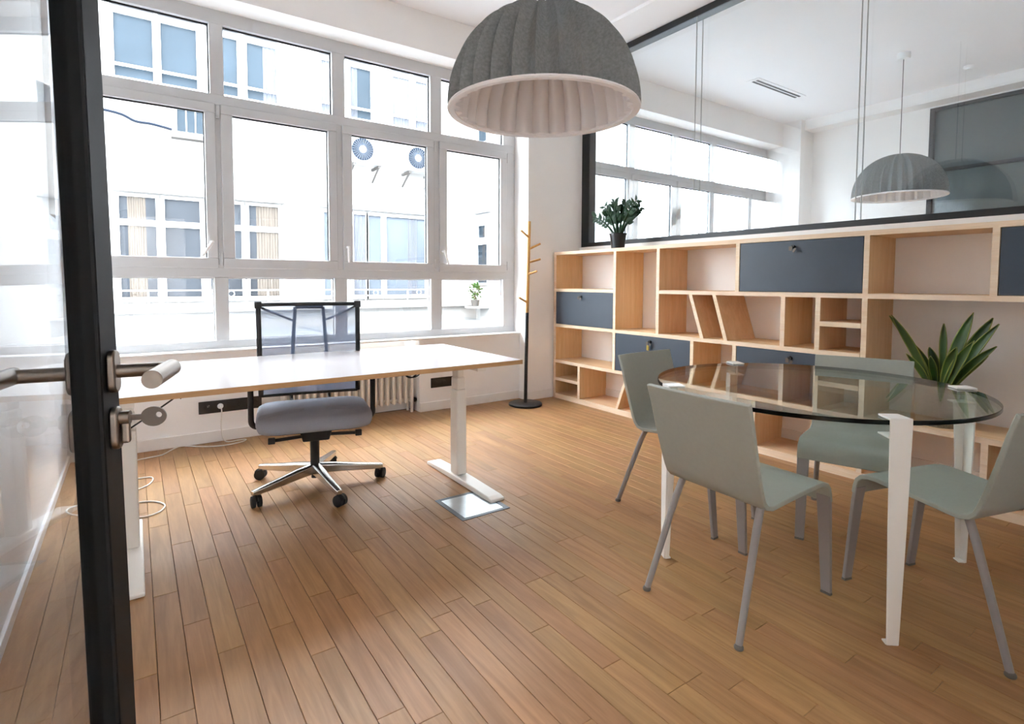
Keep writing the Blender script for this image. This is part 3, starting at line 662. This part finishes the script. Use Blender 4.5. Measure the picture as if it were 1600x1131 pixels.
# ================================================================== GLASS TABLE
TC = (2.453, 1.227); TR = .646; TZ = .755
tb = thing('glass_table', 'round clear glass table on four white clamp-on legs', 'table', (TC[0], TC[1], 0))
n = 96; V = []; F = []; mi = []
for r_, z in ((TR-.002, TZ-.016), (TR, TZ-.014), (TR, TZ-.002), (TR-.002, TZ)):
    V += [(TC[0]+r_*math.cos(2*math.pi*k/n), TC[1]+r_*math.sin(2*math.pi*k/n), z) for k in range(n)]
tm = MB(); tm.add(V, [(i*n+k, i*n+(k+1) % n, (i+1)*n+(k+1) % n, (i+1)*n+k) for i in range(3) for k in range(n)], 1)
tm.f += [tuple(reversed(range(n))), tuple(range(3*n, 4*n))]; tm.m += [0, 0]
tm.build('tabletop', ['table_glass', 'glass_edge'], tb, 20)
for ang in (151, 62, -43, 231):
    a = R(ang); d = Vector((math.cos(a), math.sin(a), 0)); s = Vector((-math.sin(a), math.cos(a), 0)); o = Vector((TC[0], TC[1], 0))
    def P(r_, w_, z): q = o+d*r_+s*w_; return (q.x, q.y, z)
    lg = MB(); ro = TR+.004; th = .006
    # outer plate with tapering width, folded flange, clamp lips and foot
    zz = [0, .04, .40, TZ-.02, TZ+.004, TZ+.009]; ww = [.020, .021, .030, .036, .036, .036]
    V = []
    for z, w_ in zip(zz, ww): V += [P(ro, -w_, z), P(ro, w_, z), P(ro+th, w_, z), P(ro+th, -w_, z)]
    F = [(i*4+j, i*4+(j+1) % 4, (i+1)*4+(j+1) % 4, (i+1)*4+j) for i in range(5) for j in range(4)]+[(3, 2, 1, 0), (20, 21, 22, 23)]
    lg.add(V, F)
    leg = lg.build('leg', 'white_metal', tb, 0, .003)
    fl_ = MB(); V = []
    for z, w_, dp in ((.0, .020, .018), (.40, .030, .030), (TZ-.055, .036, .045)): V += [P(ro, w_-.006, z), P(ro, w_, z), P(ro-dp, w_, z), P(ro-dp, w_-.006, z)]
    fl_.add(V, [(i*4+j, i*4+(j+1) % 4, (i+1)*4+(j+1) % 4, (i+1)*4+j) for i in range(2) for j in range(4)]+[(3, 2, 1, 0), (8, 9, 10, 11)]).build('flange', 'white_metal', leg, 0, .002)
    for z0, z1 in ((TZ+.001, TZ+.008), (TZ-.060, TZ-.054)):
        MB().add([P(ro-.07, -.032, z0), P(ro+.001, -.036, z0), P(ro+.001, .036, z0), P(ro-.07, .032, z0), P(ro-.07, -.032, z1), P(ro+.001, -.036, z1), P(ro+.001, .036, z1), P(ro-.07, .032, z1)], [(3, 2, 1, 0), (4, 5, 6, 7)]+[(i, (i+1) % 4, 4+(i+1) % 4, 4+i) for i in range(4)]).build('clamp_lip', 'white_metal', leg, 0, .002)
    sx = o+d*(ro-.045); MB().cyl((sx.x, sx.y, TZ-.058), (sx.x, sx.y, TZ-.012), .006, n=10).build('clamp_screw', 'aluminium', leg)
    MB().add([P(ro-.025, -.018, 0), P(ro, -.02, 0), P(ro, .02, 0), P(ro-.025, .018, 0), P(ro-.025, -.018, .005), P(ro, -.02, .005), P(ro, .02, .005), P(ro-.025, .018, .005)], [(3, 2, 1, 0), (4, 5, 6, 7)]+[(i, (i+1) % 4, 4+(i+1) % 4, 4+i) for i in range(4)]).build('foot', 'white_metal', leg, 0)

# ================================================================== SAGE CHAIRS
def make_chair():
    t = thing('stacking_chair', 'x', 'chair')
    # centre line of the bent shell in (y, z): backrest, bend, seat, waterfall front
    pr = [(-.285, .812), (-.262, .74), (-.235, .64), (-.205, .54), (-.188, .49), (-.176, .463), (-.158, .444), (-.128, .436), (-.09, .437), (0, .445), (.09, .452), (.16, .456), (.195, .455), (.222, .447), (.238, .430), (.246, .405), (.250, .375)]
    hw = [.220, .218, .216, .213, .212]+[.211]*3+[.208]*9
    th = .0085; V = []; F = []; n = len(pr); cols = [-1, -.5, 0, .5, 1]
    for i, (y, z) in enumerate(pr):
        a = Vector(pr[max(0, i-1)]); b = Vector(pr[min(n-1, i+1)]); tdir = (b-a).normalized(); nr = Vector((-tdir.y, tdir.x))
        for sg in (1, -1):
            for c in cols:
                bow_ = (.010*(1-c*c) if i < 6 else 0)*(-1)
                V.append((c*hw[i], y+nr.x*th*sg+bow_, z+nr.y*th*sg))
    for i in range(n-1):
        p, q = i*10, (i+1)*10
        for j in range(4):
            F += [(p+j, p+j+1, q+j+1, q+j), (p+5+j, q+5+j, q+6+j, p+6+j)]
        F += [(p, q, q+5, p+5), (p+4, p+9, q+9, q+4)]
    F += [(0, 5, 6, 1), (1, 6, 7, 2), (2, 7, 8, 3), (3, 8, 9, 4)]
    e_ = (n-1)*10; F += [(e_, e_+1, e_+6, e_+5), (e_+1, e_+2, e_+7, e_+6), (e_+2, e_+3, e_+8, e_+7), (e_+3, e_+4, e_+9, e_+8)]
    MB().add(V, F).build('shell', 'chair_shell', t, 40, .003, **B)
    for sg in (-1, 1):
        lg = MB().tube([(sg*.168, -.135, .430), (sg*.175, -.165, .36), (sg*.203, -.288, .012)], [.0135, .0135, .0115], 14).build('leg', 'chair_legs', t, 40, **B)
        MB().lathe([(.014, 0), (.0155, .003), (.0155, .009), (.012, .014)], (sg*.204, -.290, 0), 16).build('glide', 'glide', lg, 40, **B)
        fx = sg*.182
        V = []
        for y, z, w_, d_ in ((.243, .400, .026, .008), (.252, .340, .025, .008), (.285, .008, .019, .0075)):
            V += [(fx-w_, y-d_, z), (fx+w_, y-d_, z), (fx+w_, y+d_, z), (fx-w_, y+d_, z)]
        lg = MB().add(V, [(i*4+j, i*4+(j+1) % 4, (i+1)*4+(j+1) % 4, (i+1)*4+j) for i in range(2) for j in range(4)]+[(3, 2, 1, 0), (8, 9, 10, 11)]).build('leg', 'chair_legs', t, 0, .003, **B)
        MB().box(fx-.019, fx+.019, .277, .293, 0, .008).build('glide', 'glide', lg, 0, **B)
    return t
proto = make_chair()
spots = [((1.903, 1.190), -92.5, 'sage-grey chair nearest the desk, its back towards the viewer'),
         ((2.387, 1.815), 183, 'sage-grey chair at the far left of the glass table, beside the bookcase'),
         ((2.874, 1.207), 108, 'sage-grey chair between the glass table and the plant'),
         ((2.452, .675), -16, 'sage-grey chair at the right edge of the picture, cut by the frame')]
for i, ((x, y), a, lab) in enumerate(spots):
    c = proto if i == 0 else copy_tree(proto)
    c.location = (x, y, 0); c.rotation_euler = (0, 0, R(a)); c['label'] = lab; c['group'] = 'chairs around the glass table'

# ================================================================== PENDANT LAMPS
def lamp(x, y, z, label):
    t = thing('pendant_lamp', label, 'lamp', (x, y, z), 0, 'ribbed felt pendant lamps')
    nr, n, H, RR = 30, 30*14, .430, .405
    def surf(off, zoff, amp, mat, name, rev=False):
        V = []; F = []; K = 22
        for i in range(K+1):
            q = R(3+87*i/K); r0 = (RR-off)*math.sin(q)**.93; zz = (H-zoff)*math.cos(q)
            am = amp*min(1, r0/.25)
            for k in range(n):
                ph = (k % 14)/14; bump = .32-abs(math.sin(math.pi*ph))**.9
                r_ = r0+am*bump
                V.append((r_*math.cos(2*math.pi*k/n), r_*math.sin(2*math.pi*k/n), zz))
        for i in range(K):
            for k in range(n): F.append((i*n+k, i*n+(k+1) % n, (i+1)*n+(k+1) % n, (i+1)*n+k))
        return V, F, K, n
    V, F, K, n = surf(0, 0, .050, None, None)
    F = F+[tuple(range(n))]
    sh = MB().add(V, F).build('shade', 'felt', t, 45, **B)
    V2, F2, K, n = surf(.010, .010, .046, None, None)
    rim = [V[K*n+k] for k in range(n)]; o2 = len(V2)
    rimr = [((RR+.004)*math.cos(2*math.pi*k/n), (RR+.004)*math.sin(2*math.pi*k/n), -.006) for k in range(n)]
    V3 = V2+rim+rimr
    F3 = F2+[(o2+k, o2+(k+1) % n, o2+n+(k+1) % n, o2+n+k) for k in range(n)]+[(K*n+k, o2+n+k, o2+n+(k+1) % n, K*n+(k+1) % n) for k in range(n)]
    MB().add(V3, F3+[tuple(reversed(range(n)))]).build('lining', 'felt_white', sh, 50, **B)
    MB().lathe([(RR-.016, -.010), (RR+.012, -.012), (RR+.016, -.006), (RR+.012, .002), (RR-.016, .002)], n=96, closed=True).build('rim', 'felt_white', sh, 40, **B)
    MB().cyl((0, 0, H-.03), (0, 0, ZC-z-.05), .0035, n=8).build('cord', 'slot_dark', t, **B)
    MB().lathe([(.052, -.06), (.058, -.05), (.060, 0)], (0, 0, ZC-z), 28).build('ceiling_rose', 'white_lacquer', t, 40, **B)
    MB().lathe([(.02, .24), (.045, .26), (.055, .30), (.04, .34), (.018, .37)], n=20).build('bulb', 'white_lacquer', t, 60, **B)
    return t
lamp(1.506, 1.937, 1.962, 'large grey ribbed felt dome lamp with white lining, near the window')
lamp(6.55, 2.42, 2.11, 'grey ribbed dome lamp hanging in the next room behind the glass partition')

# ================================================================== PLANTS
zz = thing('zz_plant', 'dark glossy-leaved plant in a black pot on top of the bookcase', 'potted plant', (3.70, 3.62, 1.52))
MB().lathe([(.055, 0), (.060, .002), (.076, .125), (.080, .125), (.080, .140), (.072, .140), (.070, .12)], (3.70, 3.62, 1.52), 28).build('pot', 'pot_black', zz, 40)
MB().lathe([(.070, .118), (.03, .124)], (3.70, 3.62, 1.52), 20).build('soil', 'soil', zz)
stems = [((0, .33, .19), .9), ((.02, .20, .27), .6), ((-.02, .03, .30), .4), ((.03, -.06, .28), .5), ((-.03, -.24, .27), .8), ((.06, -.20, .22), .7), ((-.05, .10, .22), .5), ((0, .02, .24), .4)]
for (dx, dy, dz), c in stems:
    b = Vector((3.70+dx*.15, 3.62+dy*.12, 1.635)); e = Vector((3.70+dx, 3.62+dy, 1.655+dz)); m_ = (b+e)/2+Vector((0, -dy*.14, .05*c))
    pts = [(1-t)**2*b+2*t*(1-t)*m_+t*t*e for t in [i/10 for i in range(11)]]
    st = MB().tube(pts, [.013-.0007*i for i in range(11)], 8).build('stem', 'leaf_dark', zz)
    for i in range(4, 11):
        p = pts[i]; tg = (pts[i]-pts[i-1]).normalized(); sd_ = tg.cross(Vector((1, .2, .1))).normalized(); up_ = tg.cross(sd_)
        for sg in (-1, 1):
            L_ = .085*(1-.25*(i-4)/7)*rnd.uniform(.85, 1.1)
            dr = (tg*.65+sd_*sg*.75+up_*rnd.uniform(-.45, .45)).normalized(); wd = dr.cross(up_).normalized(); nn = dr.cross(wd)
            V = [p, p+dr*L_*.3+wd*L_*.23+nn*.004, p+dr*L_*.3-wd*L_*.23+nn*.004, p+dr*L_*.65+wd*L_*.17+nn*.003, p+dr*L_*.65-wd*L_*.17+nn*.003, p+dr*L_, p+dr*L_*.3-nn*.002, p+dr*L_*.65-nn*.002]
            MB().add(V, [(0, 6, 1), (0, 2, 6), (6, 7, 3, 1), (2, 4, 7, 6), (7, 5, 3), (4, 5, 7)]).build('leaf', 'leaf_dark', st, 60)
sp = thing('snake_plant', 'sword-leaved green plant in a woven pot on the lower bookcase shelf', 'potted plant', (3.765, 1.14, .403))
MB().lathe([(.108, 0), (.112, .004), (.122, .12), (.120, .225), (.112, .228), (.110, .20)], (3.765, 1.14, .403), 36).build('pot', 'pot_woven', sp, 40)
MB().lathe([(.112, .198), (.04, .205)], (3.765, 1.14, .403), 24).build('soil', 'soil', sp)
leaves = [(.02, .045, (.0, .235), .605, .022, .5), (-.02, .05, (-.03, .195), .615, .031, .1), (.0, .0, (.0, .0), .575, .019, .9), (.0, -.01, (-.02, -.125), .645, .036, .1),
          (.05, -.03, (.02, -.165), .615, .037, .3), (-.02, -.045, (-.03, -.205), .59, .030, -.3), (-.04, -.05, (-.05, -.205), .475, .026, .3), (.0, .03, (-.04, .015), .39, .024, .2),
          (.05, -.03, (.03, -.11), .53, .034, .5), (-.05, -.02, (-.06, -.075), .46, .030, .4), (.04, .045, (.02, .125), .45, .028, -.2), (-.05, .04, (-.06, .10), .40, .026, .3),
          (-.06, -.04, (-.06, -.13), .50, .030, -.2), (.03, .02, (.02, .06), .43, .026, .8), (-.03, -.06, (-.04, -.16), .42, .028, .2)]
for bx, by, (ex, ey), hgt, wd, tw in leaves:
    b = Vector((3.765+bx, 1.14+by*.8, .60)); e = Vector((3.765+bx+ex, 1.14+by+ey, .403+hgt)); m_ = b.lerp(e, .5)+Vector((0, -ey*.10, .03))
    V = []; F = []; K = 12
    dirw = Vector((.25+tw, 1, 0)).normalized()
    for i in range(K+1):
        t = i/K; p = (1-t)**2*b+2*t*(1-t)*m_+t*t*e
        prof = (.55+.45*math.sin(math.pi*min(1, t/.55)*.5)) if t < .55 else max(.02, math.cos((t-.55)/.45*math.pi/2)**.8)
        ang = tw*1.4*t; wv = (dirw*math.cos(ang)+Vector((-dirw.y, dirw.x, 0))*math.sin(ang))*wd*prof
        nv = wv.cross(Vector((0, 0, 1))).normalized()
        V += [p-wv, p-wv*.82+nv*.003, p+nv*.007, p+wv*.82+nv*.003, p+wv]
    mm = MB()
    for i in range(K):
        for j in range(4): mm.add([], []); F.append((i*5+j, i*5+j+1, (i+1)*5+j+1, (i+1)*5+j))
    mm.add(V, F); mm.m = [1 if k % 4 in (0, 3) else 0 for k in range(len(F))]
    ob = mm.build('leaf', ['leaf_green', 'leaf_edge'], sp, 60)
    sd2 = ob.modifiers.new('thickness', 'SOLIDIFY'); sd2.thickness = .003

# ================================================================== COURTYARD OUTSIDE
FY = 12.0
struct(MB().box(-14, 22, 4.95, 30, -.9, -.6).build('courtyard_ground', 'roof_sheet', smooth=0), 'pale courtyard roof surface below the windows', 'ground')
rf = thing('courtyard_roof', 'low white flat roof with raised seams in the courtyard', 'roof', (2, 9, -.6))
MB().box(-6, 7.0, 7.6, FY-.25, -.6, .28).build('slab', 'roof_sheet', rf, 0, .02)
for x in (-3.2, -1.2, .8, 2.8, 4.8): MB().box(x, x+.05, 7.65, FY-.3, .28, .31).build('seam', 'roof_sheet', rf, 0)
MB().box(-6, 7.0, 7.58, 7.64, .28, .36).build('edge_trim', 'outside_frame', rf, 0)
def out_window(parent, x0, x1, z0, z1, y=FY, mat='outside_glass', curtain=None, bars=(), cz=None):
    f = MB(); fw = .05
    f.box(x0-fw, x0, y-.06, y+.02, z0-fw, z1+fw).box(x1, x1+fw, y-.06, y+.02, z0-fw, z1+fw).box(x0, x1, y-.06, y+.02, z1, z1+fw).box(x0, x1, y-.06, y+.02, z0-fw, z0)
    for zb_ in bars: f.box(x0, x1, y-.05, y+.02, zb_-.055, zb_+.055)
    w_ = f.build('window', 'outside_frame', parent, 0)
    MB().box(x0, x1, y-.015, y-.005, z0, z1).build('pane', mat, w_, 0)
    if curtain:
        c0, c1 = x0+(x1-x0)*curtain[0], x0+(x1-x0)*curtain[1]; V = []; m_ = 16
        for z in (z0, z1): V += [(c0+(c1-c0)*i/m_, y-.022+.006*math.cos(i*math.pi), z) for i in range(m_+1)]
        MB().add(V, [(i, i+1, m_+2+i, m_+1+i) for i in range(m_)]).build('curtain', curtain[2], w_, 40)
    return w_
bd = thing('opposite_building', 'white courtyard building with tall windows opposite the room', 'building', (2, FY+.3, -.6))
MB().box(-9, 7.2, FY, FY+.4, -.6, 6.6).build('wall', 'outside_wall', bd, 0)
MB().box(-9, 7.2, FY-.12, FY, 6.3, 6.6).build('cornice', 'outside_wall', bd, 0, .02)
MB().box(-9, 7.2, FY-.16, FY, .62, .80).build('sill_band', 'outside_wall', bd, 0, .02)
MB().box(-.30, 2.60, FY-.14, FY, 2.80, 2.88).build('lintel_band', 'outside_wall', bd, 0, .01)
CB, CW = 'curtain_beige', 'curtain_white'
for x0, x1, cu in ((-.177, .37, (.22, .72, CB)), (.507, 1.07, None), (1.23, 1.78, None), (1.92, 2.47, (.25, 1, CB))):
    out_window(bd, x0, x1, .88, 2.72, mat='outside_glass_low', curtain=cu, bars=(2.26,))
for x0, x1, cu in ((-2.6, -2.0, None), (-1.85, -1.3, (.3, .9, CB)), (-1.15, -.45, None)): out_window(bd, x0, x1, .88, 2.72, mat='outside_glass_low', curtain=cu, bars=(2.26,))
for x0, x1, cu in ((-.171, .396, None), (.521, 1.085, None), (1.27, 1.771, None), (1.942, 2.482, (.55, 1, CW)), (3.37, 3.86, (.0, .6, CW)), (3.99, 4.45, (0, .35, CW)), (4.96, 5.36, (0, 1, CW)), (5.52, 5.92, (0, 1, CW)), (-2.4, -1.8, None), (-1.65, -1.05, None)):
    out_window(bd, x0, x1, 4.80, 5.88, curtain=cu)
    MB().box(x0-.03, x1+.03, FY-.10, FY-.07, 4.97, 5.02).build('window_rail', 'outside_frame', bd, 0)
    MB().box(x0-.03, x1+.03, FY-.13, FY, 6.02, 6.10).build('window_hood', 'roof_sheet', bd, 0)
sw_ = out_window(bd, .74, 1.20, 3.98, 4.42, bars=()); MB().box(.88, .90, FY-.03, FY, 3.98, 4.42).box(1.03, 1.05, FY-.03, FY, 3.98, 4.42).build('glazing_bar', 'outside_frame', sw_, 0)
MB().box(.64, 1.28, FY-.18, FY, 3.84, 3.92).build('window_ledge', 'dark_stone', bd, 0)
# glazed loggia on the right
for x0, x1, mt, cu in ((3.38, 3.52, 'outside_glass_pale', None), (4.02, 4.30, 'outside_glass_pale', (0, 1, CW)), (4.36, 4.66, 'outside_glass_pale', None), (4.78, 5.75, 'outside_glass_pale', (.55, .8, CW))):
    out_window(bd, x0, x1, .88, 2.70, mat=mt, curtain=cu, bars=(1.52,))
MB().box(3.3, 5.9, FY-.10, FY, 2.80, 2.90).build('lintel_band', 'roof_sheet', bd, 0)
# white balcony railing with rings
rl = MB()
for z in (.90, 1.03): rl.box(-6, 6.2, FY-.24, FY-.215, z, z+.025)
for i in range(13): rl.box(-5.8+i, -5.775+i, FY-.24, FY-.215, .80, 1.05)
rail = rl.build('balcony_rail', 'outside_frame', bd, 0)
for x in (.42, 1.55, 2.7, 3.8, 4.45, 5.5, -.7):
    MB().tube(arc((x, FY-.228, .975), .055, 0, 2*math.pi, 18), .010, 6, caps=False).build('ring', 'outside_frame', rail, 40)
# loose wire on the facade
tag(MB().tube(spline([(-3, FY-.05, 4.4), (-1, FY-.05, 4.22), (-.18, FY-.05, 4.16), (.1, FY-.04, 4.06), (.35, FY-.04, 4.05), (.66, FY-.04, 4.0)], 5), .024, 6).build('facade_wire', 'grille'), 'dark wire sagging across the white facade outside', 'wire')
# right wing of the courtyard
WX = 7.2
wg = thing('side_wing', 'white side wing closing the courtyard on the right', 'building', (WX+.2, 9.5, -.6))
MB().box(WX, WX+.4, 7.4, FY+.4, -.6, 6.6).build('wall', 'outside_wall', wg, 0)
for y0, y1, z0, z1 in ((11.42, 11.88, 1.2, 2.15), (11.5, 11.85, 2.32, 2.62), (11.45, 11.85, 4.66, 5.1), (8.3, 8.9, 1.2, 2.6)):
    w_ = MB().box(WX-.05, WX+.02, y0-.06, y0, z0-.06, z1+.06).box(WX-.05, WX+.02, y1, y1+.06, z0-.06, z1+.06).box(WX-.05, WX+.02, y0, y1, z1, z1+.06).box(WX-.05, WX+.02, y0, y1, z0-.06, z0).build('window', 'outside_frame', wg, 0)
    MB().box(WX-.012, WX-.004, y0, y1, z0, z1).build('pane', 'outside_glass', w_, 0)
MB().box(WX-.12, WX, 11.3, 11.95, 2.92, 2.97).build('lintel_band', 'roof_sheet', wg, 0)
MB().box(6.75, WX, 11.35, 11.8, .58, .62).build('balcony_ledge', 'outside_wall', wg, 0)
# small shrub in the corner of the flat roof
sb_ = thing('shrub', 'small green shrub in a pot in the courtyard corner outside', 'shrub', (6.9, 11.55, .62))
MB().lathe([(.08, 0), (.11, .16), (.10, .16)], (6.9, 11.55, .62), 18).build('pot', 'dark_stone', sb_, 40)
fo = MB()
for i in range(140):
    d = Vector((rnd.gauss(0, 1), rnd.gauss(0, 1), rnd.gauss(0, 1))).normalized(); p = Vector((6.9, 11.55, 1.0))+Vector((d.x*.17, d.y*.17, d.z*.22))*rnd.uniform(.4, 1)
    a_ = d.cross(Vector((rnd.random(), rnd.random(), 1))).normalized()*.03; b_ = d*.05
    fo.add([p-a_, p-b_*.3, p+a_, p+b_], [(0, 1, 2), (0, 2, 3)])
fo.build('foliage', 'leaf_green', sb_, 0)['kind'] = 'stuff'
MB().cyl((6.9, 11.55, .76), (6.9, 11.55, 1.0), .015, n=8).build('stem', 'soil', sb_)
# air conditioners
def aircon(x, z, label):
    t = thing('air_conditioner', label, 'air conditioner', (x, FY-.2, z), 0, 'air conditioners on the facade')
    MB().box(-.40, .36, -.30, 0, 0, .58).build('casing', 'outside_frame', t, 0, .02, world=False)
    gcx, gcz, gr = -.12, .29, .235
    MB().tube([(gcx, -.301, gcz), (gcx, -.306, gcz)], gr, 32).build('fan_recess', 'grille', t, **B)
    g = MB()
    for k in range(26):
        a = 2*math.pi*k/26; d = Vector((math.cos(a), 0, math.sin(a))); s = Vector((-math.sin(a), 0, math.cos(a)))
        c = Vector((gcx, -.312, gcz)); g.obox(c+d*.15, d*.085, s*.003, Vector((0, .004, 0)))
    g.build('fan_grille', 'fan_spoke', t, 0, world=False); MB().tube([(gcx, -.306, gcz), (gcx, -.318, gcz)], .075, 20).build('fan_hub', 'outside_frame', t, 30, world=False)
    for bx in (-.30, .26): MB().obox((bx, -.05, -.03), (.025, 0, 0), (0, .22, 0), (0, 0, .025)).tube([(bx, -.25, -.03), (bx, .17, -.30)], .022, 8).build('bracket', 'dark_stone', t, 30, world=False)
    return t
aircon(4.21, 3.74, 'white wall-mounted air conditioner seen left in the third window bay')
aircon(5.49, 3.72, 'white wall-mounted air conditioner half hidden behind the window frame')
